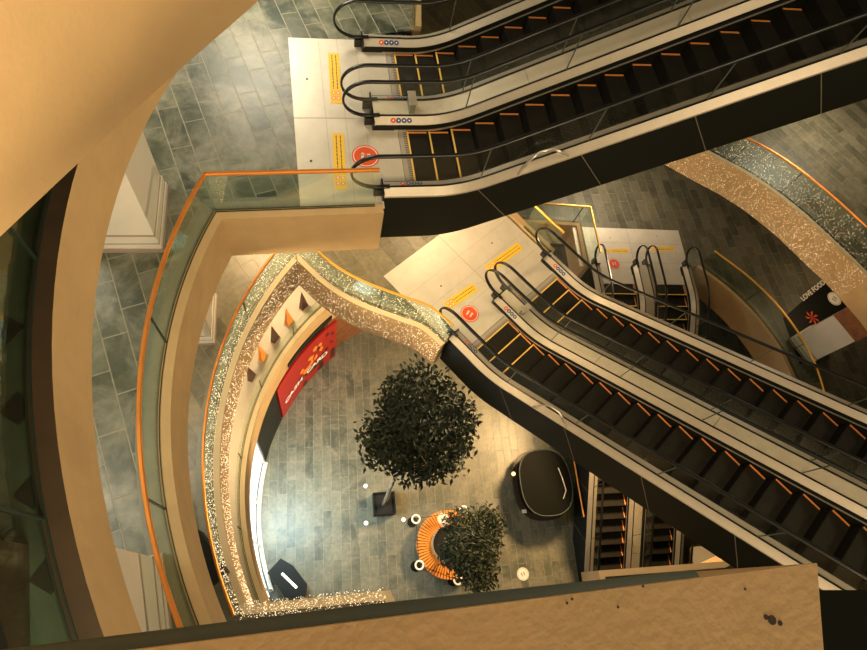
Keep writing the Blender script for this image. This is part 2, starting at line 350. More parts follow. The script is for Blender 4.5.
# fairy lights on the middle gallery
def fairy(path, z, label, dens, lo=-1.0, hi=.95, glass_part=.45):
    mb = MB(); Q = resample(path, .1); In = offset(Q, .165); Gl = offset(Q, .03)
    Ltot = sum((b - a).length for a, b in zip(Q, Q[1:])); n = int(Ltot * 2 * dens); bm = mb.bm
    for _ in range(n):
        i = random.randrange(len(Q) - 1); t = random.random()
        h = random.uniform(lo, hi)
        if h > .1: p = Gl[i].lerp(Gl[i + 1], t)
        else: p = In[i].lerp(In[i + 1], t)
        r = random.uniform(.005, .009); c = Vector((p.x, p.y, z + h))
        v = [bm.verts.new(c + Vector(d) * r) for d in ((1, 0, 0), (0, 1, 0), (-1, 0, 0), (0, -1, 0), (0, 0, 1), (0, 0, -1))]
        for a in range(4):
            mb.face([v[a], v[(a + 1) % 4], v[4]], 'fairy'); mb.face([v[(a + 1) % 4], v[a], v[5]], 'fairy')
    mb.build('fairy_lights', fix=False, kind='stuff', label=label, category='fairy lights')
def fairy_flat(path, z, label, dens):
    mb = MB(); Q = resample(path, .1); A_, B_ = offset(Q, -.12), offset(Q, .20); bm = mb.bm
    n = int(sum((b - a).length for a, b in zip(Q, Q[1:])) * dens)
    for _ in range(n):
        i = random.randrange(len(Q) - 1); k = random.random(); t = random.random(); p = A_[i].lerp(A_[i + 1], t).lerp(B_[i].lerp(B_[i + 1], t), k)
        r = random.uniform(.004, .009); c = Vector((p.x, p.y, z + .11 + random.uniform(0, .12)))
        v = [bm.verts.new(c + Vector(d) * r) for d in ((1, 0, 0), (0, 1, 0), (-1, 0, 0), (0, -1, 0), (0, 0, 1), (0, 0, -1))]
        for a in range(4):
            mb.face([v[a], v[(a + 1) % 4], v[4]], 'fairy'); mb.face([v[(a + 1) % 4], v[a], v[5]], 'fairy')
    mb.build('fairy_lights', fix=False, kind='stuff', label=label, category='fairy lights')
fairy(bR1, zB, 'curtain of tiny warm fairy lights over the curved left balustrade and fascia', 170)
fairy_flat(bN[:2], zB, 'band of tiny fairy lights along the short gallery edge just above the dark rail in front', 260)
fairy(bQ, zB, 'tiny fairy lights over the curving fascia left of the middle landing plate', 150)
fairy(bE[-50:-4], zB, 'curtain of tiny warm fairy lights over the tan curved fascia at right', 170)
# ---------------------------------------------------------------- escalators
T30 = math.tan(math.radians(30))
def escalator(label, base, az, rise, out_side, sides_group, v_shift=0, cover=False, joints=True, first_lines=True, n_pict=True, top_flat=1.35, top_lines=False):
    """one escalator: local x = run, y = across, z = up. out_side: +1/-1 the side with outer cladding, 0 none"""
    t = thing('escalator', label, 'escalator', base, math.radians(az), sides_group)
    K1 = 1.28; K2 = K1 + rise / T30; END = K2 + top_flat; bl = .45
    def ramp(s, k): 
        d = s - k
        return 0 if d < -bl else (d if d > bl else (d + bl) ** 2 / (4 * bl))
    def Z(s): return T30 * (ramp(s, K1) - ramp(s, K2))
    def stations(s0, s1):
        S_ = [s0]; s = s0
        while s < s1 - 1e-6:
            near = abs(s - K1) < 1 or abs(s - K2) < 1
            s = min(s1, s + (.12 if near else .8)); S_.append(s)
        return S_
    def strip(poly, s0, s1, m, name=None, parent=t, mb=None):   # sweep closed yz polygon along the path
        own = mb is None; mb = mb or MB()
        mb.sweep([[(s, y, Z(s) + z) for y, z in poly] for s in stations(s0, s1)], False, m)
        if own: return mb.build(name, parent)
        return mb
    for sd in (1, -1):
        f = lambda pts: [(sd * y, z) for y, z in pts]
        # inner decking sloping inwards + skirt
        inner = strip(f([(.735, .20), (.60, .135), (.60, .11), (.735, .12)]), 0, END, 'deck', 'inner_deck')
        sk = strip(f([(.60, .13), (.585, .13), (.585, -.35), (.60, -.35)]), .02, END - .02, 'black', 'skirt_panel')
        mb = MB(); strip(f([(.586, .035), (.570, .035), (.570, .010), (.586, .010)]), .35, END - .3, 'bright', mb=mb); mb.build('skirt_trim', sk)
        # glass clamp lines
        mb = MB(); strip(f([(.765, .16), (.765, .212), (.735, .212), (.735, .16)]), 0, END, 'rubber', mb=mb); mb.build('glass_channel', t)
        if sd == out_side:
            strip(f([(.765, .20), (.90, .14), (.90, .10), (.765, .12)]), 0, END, 'deck', 'outer_deck')
        if n_pict:
            names = ('red', 'blue', 'blue', 'blue')
            for k, m in enumerate(names):
                x = .33 + .095 * k; mb = MB(); n = 14; c = Vector((x, sd * .667, .170)); tv = Vector((0, sd * .135, .065)).normalized()
                nv = Vector((1, 0, 0)).cross(tv); nv = nv if nv.z > 0 else -nv
                for rr, hh, mm in ((.046, .004, m), (.014, .006, 'whitep')):
                    a = [mb.bm.verts.new(c + Vector((1, 0, 0)) * rr * math.cos(6.2832 * i / n) + tv * rr * math.sin(6.2832 * i / n)) for i in range(n)]
                    b = [mb.bm.verts.new(v.co + nv * hh) for v in a]
                    mb.face(b, mm)
                    for i in range(n): mb.face([a[i], a[(i + 1) % n], b[(i + 1) % n], b[i]], mm)
                mb.build('pictogram', t, label=('red' if k == 0 else 'blue') + ' round pictogram')
        # end caps of the decking
        y0, y1 = (.585, .90) if sd == out_side else (.585, .775)
        for s0 in (-.03, END):
            mb = MB(); mb.box(s0, s0 + .03, min(sd * y0, sd * y1), max(sd * y0, sd * y1), 0 + (rise if s0 > 0 else 0), .205 + (rise if s0 > 0 else 0), 'rubber')
            mb.build('deck_end_cap', t)
        # glass
        st = stations(.0, END); hz = lambda s: Z(s) + .93
        joints_s = [0, 1.6] + [1.6 + 1.55 * k for k in range(1, 20) if 1.6 + 1.55 * k < END - 1.0] + [END]
        for a, b in zip(joints_s, joints_s[1:]):
            ss = [a] + [s for s in st if a + .01 < s < b - .01] + [b]; mb = MB()
            mb.sweep([[(s, sd * .750 - .006, Z(s) + .19), (s, sd * .750 + .006, Z(s) + .19), (s, sd * .750 + .006, hz(s)), (s, sd * .750 - .006, hz(s))] for s in ss], False, 'dglass')
            g = mb.build('glass_panel', t)
            if a > 0:
                mb = MB(); mb.box(a - .008, a + .008, sd * .75 - .008, sd * .75 + .008, Z(a) + .2, hz(a), 'glassedge'); mb.build('glass_joint', g)
        # rounded glass ends
        for s0, sg, zz in ((0, -1, 0), (END, 1, rise)):
            mb = MB(); n = 14; cz = .57; rr = .40
            pts = [(s0, .93)] + [(s0 + sg * (.02 + rr * math.sin(math.pi * k / n)), cz + rr * math.cos(math.pi * k / n)) for k in range(n + 1)] + [(s0, .21)]
            a = [mb.bm.verts.new((x, sd * .75 - .006, zz + z)) for x, z in pts]; b = [mb.bm.verts.new((x, sd * .75 + .006, zz + z)) for x, z in pts]
            mb.face(a, 'dglass'); mb.face(b[::-1], 'dglass')
            for i in range(len(pts)): mb.face([a[i], a[(i + 1) % len(pts)], b[(i + 1) % len(pts)], b[i]], 'dglass')
            mb.build('glass_panel', t)
        # handrail loop
        pts = [(.10, .215)] + [(-.10 - .44 * math.sin(math.pi * k / 16), .575 - .375 * math.cos(math.pi * k / 16)) for k in range(17)]
        pts += [(s, hz(s) + .02) for s in stations(.25, END - .25)]
        pts += [(END + .06 + .40 * math.sin(math.pi * k / 16), rise + .575 + .375 * math.cos(math.pi * k / 16)) for k in range(17)] + [(END - .1, rise + .215)]
        mb = MB(); sec = []
        for i, (x, z) in enumerate(pts):
            xa, za = pts[max(i - 1, 0)]; xb, zb = pts[min(i + 1, len(pts) - 1)]; tt = Vector((xb - xa, zb - za)).normalized(); nn = Vector((-tt.y, tt.x))
            ring = []
            for q in range(8):
                a = 2 * math.pi * q / 8; ring.append((x + nn.x * .022 * math.sin(a), sd * .75 + .042 * math.cos(a), z + nn.y * .022 * math.sin(a)))
            sec.append(ring)
        mb.sweep(sec, False, 'rubber'); mb.build('handrail', t, smooth=True)
        mb = MB(); mb.box(-.16, -.03, sd * .75 - .045, sd * .75 + .045, .0, .17, 'rubber'); mb.build('handrail_inlet', t); mb = MB(); mb.box(END + .03, END + .22, sd * .75 - .06, sd * .75 + .06, rise, rise + .20, 'rubber'); mb.build('handrail_inlet', t)
    # steps
    P_ = .395; k = 0; s = .56
    mbc = MB(); mbc.box(.42, .56, -.57, .57, -.03, .012, 'plateline')
    for q in range(28): mbc.box(.50, .56, -.55 + q * .04, -.54 + q * .04, .012, .015, 'riser')
    mbc.build('comb_plate', t)
    while s + P_ < END - .45:
        z = Z(s + P_ * .5 - .25) if s > .9 else 0
        mb = MB(); mb.box(s, s + P_ - .006, -.565, .565, z - .32, z - .001, 'riser'); mb.box(s + .012, s + P_ - .008, -.56, .56, z - .001, z + .006, 'tread')
        for q in (.525, -.556): mb.box(s + .03, s + P_ - .03, q, q + .031, z + .004, z + .013, 'orange')
        if (k < 3 if not top_lines else s + 4 * P_ > END - .45): mb.box(s + .006, s + .036, -.56, .56, z + .004, z + .014, 'yellow')
        mb.build('step', t); s += P_; k += 1
    mb = MB(); mb.box(s, END, -.575, .575, rise - .05, rise + .012, 'plate'); mb.build('upper_floor_plate', t)
    # truss cladding
    mb = MB(); yo = .895 * out_side; yi = -.93 * out_side
    ya, yb = sorted((yo, yi)) if out_side else (-.9, .9)
    mb.sweep([[(s, ya + .031, Z(s) - 1.10), (s, yb - .031, Z(s) - 1.10), (s, yb - .031, Z(s) - .40), (s, ya + .031, Z(s) - .40)] for s in stations(.0, END)], False, 'black')
    for q in ((ya, ya + .03), (yb - .03, yb)):
        mb.sweep([[(s, q[0], Z(s) - 1.105), (s, q[1], Z(s) - 1.105), (s, q[1], Z(s) + .135), (s, q[0], Z(s) + .135)] for s in stations(.0, END)], False, 'black')
    clad = mb.build('truss_cladding', t)
    if out_side:
        x = 1.55
        while x < END - .5:
            mb = MB(); y = (yb if out_side > 0 else ya) + .003 * out_side
            mb.hexa([(x + .70, y - .004, Z(x + .7) - 1.1), (x + .712, y - .004, Z(x + .712) - 1.1), (x + .712, y + .004, Z(x + .712) - 1.1), (x + .70, y + .004, Z(x + .7) - 1.1),
                     (x, y - .004, Z(x) + .10), (x + .012, y - .004, Z(x + .012) + .10), (x + .012, y + .004, Z(x + .012) + .10), (x, y + .004, Z(x) + .10)], 'seam')
            mb.build('cladding_seam', clad); x += 1.5
    if cover:     # flat cover between this escalator and its neighbour on the -y side
        y0, y1 = -.75 - cover + .015, -.765
        js = [0, 2.6] + [2.6 + 2.3 * k for k in range(1, 9) if 2.6 + 2.3 * k < END - 1] + [END]
        for a, b in zip(js, js[1:]):
            ss = [a + .004] + [s for s in stations(0, END) if a + .02 < s < b - .02] + [b - .004]; mb = MB()
            mb.sweep([[(s, y0, Z(s) + .12), (s, y1, Z(s) + .12), (s, y1, Z(s) + .195), (s, y0, Z(s) + .195)] for s in ss], False, 'deck2'); mb.build('centre_cover', t)
            mb = MB(); mb.box(-.03, .0, y0, y1, 0, .2, 'rubber'); mb.build('deck_end_cap', t)
        mb = MB(); mb.box(.62, .72, y0 + .03, y1 - .03, .19, .42, 'border'); mb.box(.60, .74, y0 + .01, y1 - .01, .42, .44, 'deck'); mb.build('deck_post', t, label='short grey-green post on the middle deck')
    return t, Z, END
def esc_pair(az, u0, va, vb, z, rise, labels, group, **kw):
    """va: centre of the +y machine, vb: of the -y machine"""
    o1 = uv(az, u0, va); o2 = uv(az, u0, vb); gap = (va - .75) - (vb + .75)
    a = escalator(labels[0], (o1.x, o1.y, z), az, rise, 1, group, cover=gap, **kw)
    b = escalator(labels[1], (o2.x, o2.y, z), az, rise, -1, group, **kw)
    return a, b
E1 = esc_pair(AZ1, 1.40, 8.555, 6.695, zA, 3.95, ('uppermost escalator at the top edge, rising to the right from the top landing plate', 'escalator with long black panelled side, lower one of the pair at the top'), 'upper pair of escalators')
E2 = esc_pair(AZ2, -2.15, 8.09, 6.275, zB, zA - zB, ('right-hand escalator of the big diagonal pair, beside the far landing', 'left-hand escalator of the big diagonal pair, black side above the round kiosk'), 'big diagonal pair of escalators')
rise3 = zC; run3 = 1.28 + rise3 / T30 + 1.35
lowu = -9.5 + run3
az3r = AZ3 + 180
def pair3():
    # seen from the top end; local run direction points towards the far landing plate
    vL, vR = 9.60, 11.44
    a = uv(AZ3, lowu, vL); b = uv(AZ3, lowu, vR); gap = (vR - .75) - (vL + .75)
    x = escalator('far escalator on the left, running down from the farthest landing plate to the ground', (a.x, a.y, 0), az3r, rise3, 1, 'far pair of escalators', cover=gap, top_lines=True)
    y = escalator('far escalator on the right, running down from the farthest landing plate to the ground', (b.x, b.y, 0), az3r, rise3, -1, 'far pair of escalators', top_lines=True)
    return x, y
E3 = pair3()
# bent tube guards fixed to the decks
def guard(E, s, sd):
    t, Z, END = E; mb = MB()
    p = [(s, sd * .88, Z(s) + .15), (s + .10, sd * .85, Z(s) + .42), (s + .22, sd * .84, Z(s + .2) + .5), (s + .42, sd * .83, Z(s + .42) + .46), (s + .72, sd * .87, Z(s + .72) + .15)]
    mb.tube(p, .022, 'bright'); mb.build('tube_guard', t, smooth=True, label='bent silver tube guard')
guard(E1[1], 2.15, -1); guard(E2[1], 2.35, -1)
# ---------------------------------------------------------------- landing plates
def landing(az, u0, u1, v0, v1, z, uend, lanes, label, dots, flip=1):
    """u0..u1 the open plate, lanes: (va, vb) tongues running on between the decks to uend"""
    o = uv(az, (u0 + u1) / 2, (v0 + v1) / 2); t = thing('landing_plate', label, 'floor plate', (o.x, o.y, z), math.radians(az), 'escalator landing plates')
    hu = (u1 - u0) / 2; hv = (v1 - v0) / 2; mb = MB()
    mb.box(-hu, hu, -hv, hv, .001, .014, 'plate')
    for a, b in lanes: 
        x0, x1 = sorted((hu * flip, hu * flip + (uend - u1 if flip > 0 else uend - u0)))
        mb.box(x0, x1, a - (v0 + v1) / 2, b - (v0 + v1) / 2, .001, .014, 'plate')
    mb.build('plate', t)
    mb = MB(); mb.box(-hu, hu, -.006, .006, .014, .0165, 'plateline')
    for k in range(1, 4): mb.box(-hu + k * 2 * hu / 4 + .2, -hu + k * 2 * hu / 4 + .206, -hv, hv, .014, .0165, 'plateline')
    mb.build('seam', t)
    for d in dots:
        p = at(*d, G - z - .015); q = p.xy - o; l = uv(-az, q.x, q.y); mb = MB(); mb.disc((l.x, l.y, .0145), .022, .003, 'ink', 12); mb.build('screw_hole', t)
    return t
landing(AZ1, .05, 1.40, 5.66, 9.45, zA, 1.81, [(7.96, 9.14), (6.11, 7.28)], 'large pale landing plate in front of the upper escalators, orange copper rail crossing it', [(307, 79), (311, 161)])
landing(AZ2, -4.3, -2.15, 5.35, 8.95, zB, -1.74, [(7.51, 8.67), (5.69, 6.86)], 'cream landing plate in front of the big diagonal escalators', [(441, 286), (492, 243)])
landing(AZ3, -11.05, -9.5, 8.35, 12.35, zC, -9.1, [], 'white landing plate of the far escalators, smallest in the photo', [(610, 238), (657, 236)])
for v in (9.60, 11.44):
    pass
def footprints(mb, s, z, m):
    for sx in (-1, 1):
        mb.disc((sx * .22 * s, .14 * s, z), .13 * s, .003, m, 12); mb.disc((sx * .22 * s, -.25 * s, z), .09 * s, .003, m, 10)
        mb.box(sx * .22 * s - .09 * s, sx * .22 * s + .09 * s, -.25 * s, .14 * s, z, z + .003, m)
def round_sticker(px, py, h, r, base, foot, label, rz=0, lift=.017):
    p = at(px, py, h); t = thing('floor_sticker', label, 'sticker', (p.x, p.y, p.z + lift - .017), rz)
    mb = MB(); mb.disc((0, 0, .017), r, .003, base, 32); mb.build('sticker_disc', t)
    mb = MB(); mb.ring((0, 0), r * .84, r * .90, .020, .0225, foot, 32); footprints(mb, r, .020, foot); mb.build('footprint_symbol', t)
round_sticker(365.5, 157, HA, .235, 'red', 'whitep', 'red round footprint sticker on the top landing plate, half under a black handrail', -.4)
round_sticker(469.5, 314, HB, .215, 'red', 'whitep', 'orange-red round footprint sticker on the cream middle landing plate', -.9)
round_sticker(614, 264, HC, .21, 'red', 'whitep', 'orange round footprint sticker on the far white landing plate', -.2)
round_sticker(523, 574, G, .21, 'whitep', 'plateline', 'white round footprint sticker alone on the ground floor near the parapet', 0, .0)
def strip_sticker(a, b, wpx, h, label, pict_end=1):
    A = at(*a, h); B = at(*b, h); c = (A + B) / 2; d = (B - A); L = d.length; hw = wpx / 2
    t = thing('warning_sticker', label, 'sticker', (c.x, c.y, c.z), math.atan2(d.y, d.x))
    mb = MB(); mb.box(-L / 2, L / 2, -hw, hw, .015, .019, 'ystick'); mb.build('sticker_strip', t)
    mb = MB()
    for k in range(2):
        y = (-.35 + .7 * k) * hw; x = -L / 2 + .05
        while x < L / 2 - .28 * L:
            l = random.uniform(.03, .09); mb.box(x, min(x + l, L / 2 - .28 * L), y - .008, y + .008, .019, .0205, 'ink'); x += l + .018
    mb.build('printed_lines', t)
    mb = MB()
    for k in range(2):
        for j in range(2):
            x, y = L / 2 - .20 * L + k * .10 * L, (-.4 + .8 * j) * hw
            mb.disc((x, y, .019), hw * .33, .002, 'whitep', 12); mb.ring((x, y), hw * .22, hw * .33, .021, .0225, 'red', 12)
    mb.build('pictogram', t, label='small red and white pictograms')
strip_sticker((333.5, 54), (336.5, 104), .20, HA, 'upper yellow warning strip on the top landing plate')
strip_sticker((338, 134), (341, 190), .20, HA, 'lower yellow warning strip on the top landing plate, crossed by the copper rail')
strip_sticker((475, 287), (446, 307), .22, HB, 'yellow warning strip beside the red sticker on the middle landing plate')
strip_sticker((520, 246), (487, 270), .22, HB, 'yellow warning strip in the far half of the middle landing plate')
strip_sticker((628, 251), (606, 251), .15, HC, 'faint yellow strip above the orange sticker on the far landing plate')
strip_sticker((674, 249), (650, 249), .15, HC, 'faint yellow strip at the right of the far landing plate')
# ---------------------------------------------------------------- pillars
def pillar(corner, rz, w, z, height, label, wood=False, sx=-1, frames=True):
    """square clad pillar; corner = foot corner nearest the atrium, body extends to -x*sx... """
    t = thing('square_pillar', label, 'pillar', (corner[0], corner[1], z), rz, 'clad pillars beside the galleries')
    def bx(name, ins, z0, z1, m, parent=t, **k):
        mb = MB(); xs = sorted((sx * ins, sx * (w - ins))); mb.box(xs[0], xs[1], ins, w - ins, z0, z1, m); return mb.build(name, parent, **k)
    body = bx('pillar_body', .05, .40, height, 'white')
    base = bx('plinth', 0, 0, .10, 'mauve'); bx('moulding', .012, .10, .19, 'white', base); bx('moulding', .022, .19, .21, 'mauve', base); bx('moulding', .030, .21, .36, 'white', base); bx('moulding', .042, .36, .40, 'mauve', base)
    for face in range(4 if frames else 0):   # raised frame panels on each face
        mb = MB(); a, b = .05, w - .05; d = .018
        for u_, v_ in (((a + .02), (a + .09)), ((b - .09), (b - .02))):
            if face == 0: q = (u_, v_, a - d, a)
            elif face == 1: q = (u_, v_, b, b + d)
            elif face == 2: q = (a - d, a, u_, v_)
            else: q = (b, b + d, u_, v_)
            xs = sorted((sx * q[0], sx * q[1])); mb.box(xs[0], xs[1], q[2], q[3], .42, height - .05, 'cream')
        mb.build('corner_trim', t)
    if wood:
        mb = MB(); xs = sorted((sx * .03, sx * (w - .03))); mb.box(xs[0], xs[1], .03, w - .03, height * .68, height, 'wood'); mb.build('wood_band', t, label='brown wooden upper cladding')
    return t
pillar((-.93, 5.28), math.radians(-14), 1.15, zA, 3.0, 'white clad pillar with grooved plinth between the big left gallery rail and the tan band above', frames=False)
pillar((-1.66, 1.12), math.radians(-4) + math.pi / 2, 1.1, zA, 3.0, 'white clad pillar near the bottom of the left gallery, cut by the copper handrail', frames=False)
pillar((-.80, 5.44), math.radians(-14), 1.15, zB, 3.0, 'white framed pillar one floor lower, between the two copper handrails at left')
pillar((16.80, 1.33), math.radians(10), 1.05, zC, 2.9, 'pale pillar with brown wood upper part on the dark floor at right', wood=True, sx=1, frames=False)
# ---------------------------------------------------------------- dark mat with lettering at right
FONT = None
def text(body, size, loc, rz, m, parent, name, ext=.002):
    c = bpy.data.curves.new(name, 'FONT'); c.body = body; c.size = size; c.extrude = ext; c.align_x = 'CENTER'; c.align_y = 'CENTER'; c.offset = size * .015
    o = bpy.data.objects.new(name, c); COL.objects.link(o)
    dg = bpy.context.evaluated_depsgraph_get(); me = bpy.data.meshes.new_from_object(o.evaluated_get(dg)); bpy.data.objects.remove(o)
    me.materials.clear(); me.materials.append(M[m]); o = bpy.data.objects.new(name, me); COL.objects.link(o)
    o.location = loc; o.rotation_euler = (0, 0, rz); o.parent = parent; return o
c0, c1m, c2m, c3m = [at(x, y, HC) for x, y in ((783, 318), (848, 262), (885, 300), (800, 365))]
mid = (c0 + c1m + c2m + c3m) / 4
t = thing('floor_mat', 'black mat with pale lettering LOVE FOOD in front of the right pillar', 'mat', tuple(mid))
mb = MB(); mb.prism([((p - mid).x, (p - mid).y) for p in (c0, c3m, c2m, c1m)], .001, .014, 'black'); mb.build('mat_panel', t)
pa, pb = at(795, 305, HC), at(830, 277, HC); d = pb - pa; cm = (pa + pb) / 2 - mid
text('LOVE FOOD', .25, (cm.x, cm.y, .016), math.atan2(d.y, d.x), 'whitep', t, 'lettering')
pr = at(812, 318, HC) - mid; mb = MB()
for k in range(7): 
    a = k * .9; mb.prism([(pr.x, pr.y), (pr.x + .28 * math.cos(a), pr.y + .28 * math.sin(a)), (pr.x + .2 * math.cos(a + .35), pr.y + .2 * math.sin(a + .35))], .014, .018, 'red')
mb.build('printed_motif', t, label='red splash motif')
round_sticker(834, 299, HC, .26, 'whitep', 'plateline', 'white round footprint sticker on the black mat at right', .5)
# ---------------------------------------------------------------- ground floor
def wallarc(r, t0, t1, a0, a1, z0, z1, m, name, parent=None, n=30, **k):
    mb = MB(); mb.ring((CC.x, CC.y), r, r + t0, z0, z1, m, n, math.radians(a0), math.radians(a1)); return mb.build(name, parent, **k)
wallarc(7.3, .2, 0, 100, 118, 0, 4.0, 'wood', 'wall_back', kind='structure')
wallarc(7.05, .2, 0, 139, 151.5, 0, 4.0, 'black', 'wall_left', kind='structure')
wallarc(7.6, .2, 0, 188, 215, 0, 4.0, 'grey', 'wall_near', kind='structure')
# lit shop window
t = thing('shop_window', 'bright bluish lit curved shop window on the ground floor at left', 'shop window', (CC.x - 7.1, CC.y + 1, 0))
def warc(r0, r1, a0, a1, z0, z1, m, name, par, n=30):
    mb = MB(); o = par.location; mb.ring((CC.x - o.x, CC.y - o.y), r0, r1, z0 - o.z, z1 - o.z, m, n, math.radians(a0), math.radians(a1)); return mb.build(name, par)
warc(7.02, 7.04, 152, 186, .12, 3.9, 'dglass', 'window_glass', t)
warc(6.97, 7.09, 152, 186, 0, .12, 'white', 'sill', t)
warc(7.14, 7.18, 151, 187, .1, 3.9, 'shopglow', 'lit_back_panel', t)
for a in (152.5, 163.5, 174.5, 185.5): warc(7.0, 7.06, a, a + .4, .12, 3.9, 'bright', 'mullion', t, 2)
# banner
t = thing('banner', 'glossy red and orange banner with pale lettering along the curved ground floor shopfront', 'banner', (CC.x - 5.4, CC.y + 4.6, 0))
b0 = warc(7.02, 7.10, 114, 138.5, .05, 3.2, 'banner', 'banner_panel', t)
o = t.location
def bann_face(pts, m, name, off):     # polygons on the banner's curved face, (angle, height)
    mb = MB(); r = 7.02 - off; vs = []
    mb2 = [mb.bm.verts.new((CC.x - o.x + r * math.cos(math.radians(a)), CC.y - o.y + r * math.sin(math.radians(a)), z)) for a, z in pts]
    mb3 = [mb.bm.verts.new((CC.x - o.x + (r + .004) * math.cos(math.radians(a)), CC.y - o.y + (r + .004) * math.sin(math.radians(a)), z)) for a, z in pts]
    mb.face(mb2, m); mb.face(mb3[::-1], m)
    for i in range(len(pts)): mb.face([mb2[i], mb2[(i + 1) % len(pts)], mb3[(i + 1) % len(pts)], mb3[i]], m)
    mb.build(name, t)
rb = random.Random(5)
for nm, m_, n_, a_hi, a_lo, z_lo, z_hi, sz, off in (('dark_print', 'brown', 16, 129, 115, .15, 1.2, .9, .006), ('orange_print', 'flame', 12, 128, 117, 1.3, 2.6, .7, .010), ('dark_print', 'brown', 7, 121, 115, 1.4, 2.8, .5, .013)):
    for k in range(n_):
        a0 = rb.uniform(a_lo, a_hi); z0_ = rb.uniform(z_lo, z_hi); nv = 7
        bann_face([(max(114.2, a0 + sz * 1.4 * rb.uniform(.5, 1.1) * math.cos(6.283 * q / nv)), max(.08, z0_ + sz * .35 * rb.uniform(.5, 1.1) * math.sin(6.283 * q / nv))) for q in range(nv)], m_, nm, off + .0004 * k)
msg = 'CASH CARD'
for k, ch in enumerate(msg):
    if ch == ' ': continue
    a = math.radians(135.5 - k * 2.1); c = bpy.data.curves.new('letter', 'FONT'); c.body = ch; c.size = .42; c.extrude = .004; c.align_x = 'CENTER'; c.offset = .012
    tmp = bpy.data.objects.new('letter', c); COL.objects.link(tmp); me = bpy.data.meshes.new_from_object(tmp.evaluated_get(bpy.context.evaluated_depsgraph_get())); bpy.data.objects.remove(tmp)
    me.materials.clear(); me.materials.append(M['whitep']); l = bpy.data.objects.new('letter', me); COL.objects.link(l); l.parent = t
    l.location = (CC.x - o.x + 6.985 * math.cos(a), CC.y - o.y + 6.985 * math.sin(a), 1.1); l.rotation_euler = (math.pi / 2, 0, a - math.pi / 2)
mb = MB(); mb.ring((CC.x, CC.y), 6.865, 6.90, zC - .98, zC - .70, 'black', 20, math.radians(117), math.radians(134)); mb.build('dark_sign_strip', label='narrow black strip on the tan fascia above the red banner', category='sign')
# trim above banner + red pillar sign
t = thing('red_sign_panel', 'small upright red panel right of the long banner on the ground floor', 'sign', tuple(at(349, 332, G - .02)), math.radians(20))
mb = MB(); mb.box(-.30, .30, -.06, .06, 0, 2.6, 'banner'); mb.build('panel', t); mb = MB(); mb.box(-.33, .33, -.10, .10, 0, .05, 'whitep'); mb.build('foot', t)
# trees
def leaves(mb, c, rad, n, m, lsize, seed, bumps=9):
    rnd = random.Random(seed); c = Vector(c); lob = []
    for _ in range(bumps):
        d = Vector((rnd.gauss(0, 1), rnd.gauss(0, 1), rnd.gauss(0, .8))).normalized(); lob.append(Vector((d.x * rad[0] * .62, d.y * rad[1] * .62, d.z * rad[2] * .62)))
    lob += [Vector((0, 0, 0)), Vector((0, 0, rad[2] * .4))]
    for i in range(n):
        b = rnd.choice(lob); d = Vector((rnd.gauss(0, 1), rnd.gauss(0, 1), rnd.gauss(0, 1))).normalized(); k = rnd.uniform(.25, .52) if rnd.random() < .85 else rnd.uniform(.5, .62)
        p = c + b + Vector((d.x * rad[0] * k, d.y * rad[1] * k, d.z * rad[2] * k))
        a = Vector((rnd.gauss(0, 1), rnd.gauss(0, 1), rnd.gauss(0, .5))).normalized(); nn = Vector((rnd.gauss(0, .5), rnd.gauss(0, .5), 1)).normalized(); s_ = a.cross(nn).normalized()
        l = lsize * rnd.uniform(.7, 1.3); w_ = l * .22
        v = [mb.bm.verts.new(q) for q in (p, p + a * l * .5 + s_ * w_ + nn * l * .08, p + a * l - nn * l * .06, p + a * l * .5 - s_ * w_ + nn * l * .08)]
        mb.face(v, m if rnd.random() < .8 else 'leaf2')
def tree(base, crown, rad, n, label, seed, lsize, m):
    t = thing('indoor_tree', label, 'tree', tuple(base)); c = Vector(crown) - Vector(base); rnd = random.Random(seed + 1)
    mb = MB(); top = c - Vector((0, 0, rad[2] * .3)); pts = [Vector((0, 0, -.02)).lerp(top, k / 8) + Vector((rnd.uniform(-.03, .03), rnd.uniform(-.03, .03), 0)) for k in range(9)]
    mb.tube(pts, .06, 'bark', 8, [.085 - .006 * k for k in range(9)]); mb.build('trunk', t, smooth=True)
    for k in range(7):
        a = k * .9; st = pts[5 + k % 3]; e = c + Vector((rad[0] * .75 * math.cos(a), rad[1] * .75 * math.sin(a), rnd.uniform(-.2, .5) * rad[2]))
        mb = MB(); mb.tube([st, st.lerp(e, .5) + Vector((0, 0, .1)), e], .02, 'bark', 6, [.03, .02, .008]); mb.build('branch', t, smooth=True)
    mb = MB(); leaves(mb, c, rad, n, m, lsize, seed); mb.build('foliage', t, fix=False)
    return t
pb_ = at(384.5, 503, G - .45)
t = thing('square_planter', 'black square planter box at the foot of the large tree', 'planter', (pb_.x, pb_.y, 0), math.radians(-14))
mb = MB()
for q in ((-.37, .37, -.37, -.33), (-.37, .37, .33, .37), (-.37, -.33, -.33, .33), (.33, .37, -.33, .33)): mb.box(*q, 0, .45, 'black')
mb.build('planter_wall', t); mb = MB(); mb.box(-.33, .33, -.33, .33, .02, .38, 'soil'); mb.build('soil', t)
tree((pb_.x, pb_.y, .38), at(417, 424, 15.4), (1.42, 1.55, 1.3), 9500, 'large dark green tree with dense round crown beside the diagonal escalators', 3, .17, 'leaf')
bc = at(449, 544, G - .48); bc.z = 0
t = thing('ring_bench', 'round orange slatted bench around the smaller tree', 'bench', tuple(bc))
mb = MB(); nsl = 64
for k in range(nsl):
    a = 2 * math.pi * k / nsl; ca, sa = math.cos(a), math.sin(a); hw = .036
    q = [(.60, -hw * .62), (1.10, -hw), (1.10, hw), (.60, hw * .62)]
    q = [(x * ca - y * sa, x * sa + y * ca) for x, y in q]; mb.prism(q, .43, .47, 'slat')
mb.build('slatted_seat', t)
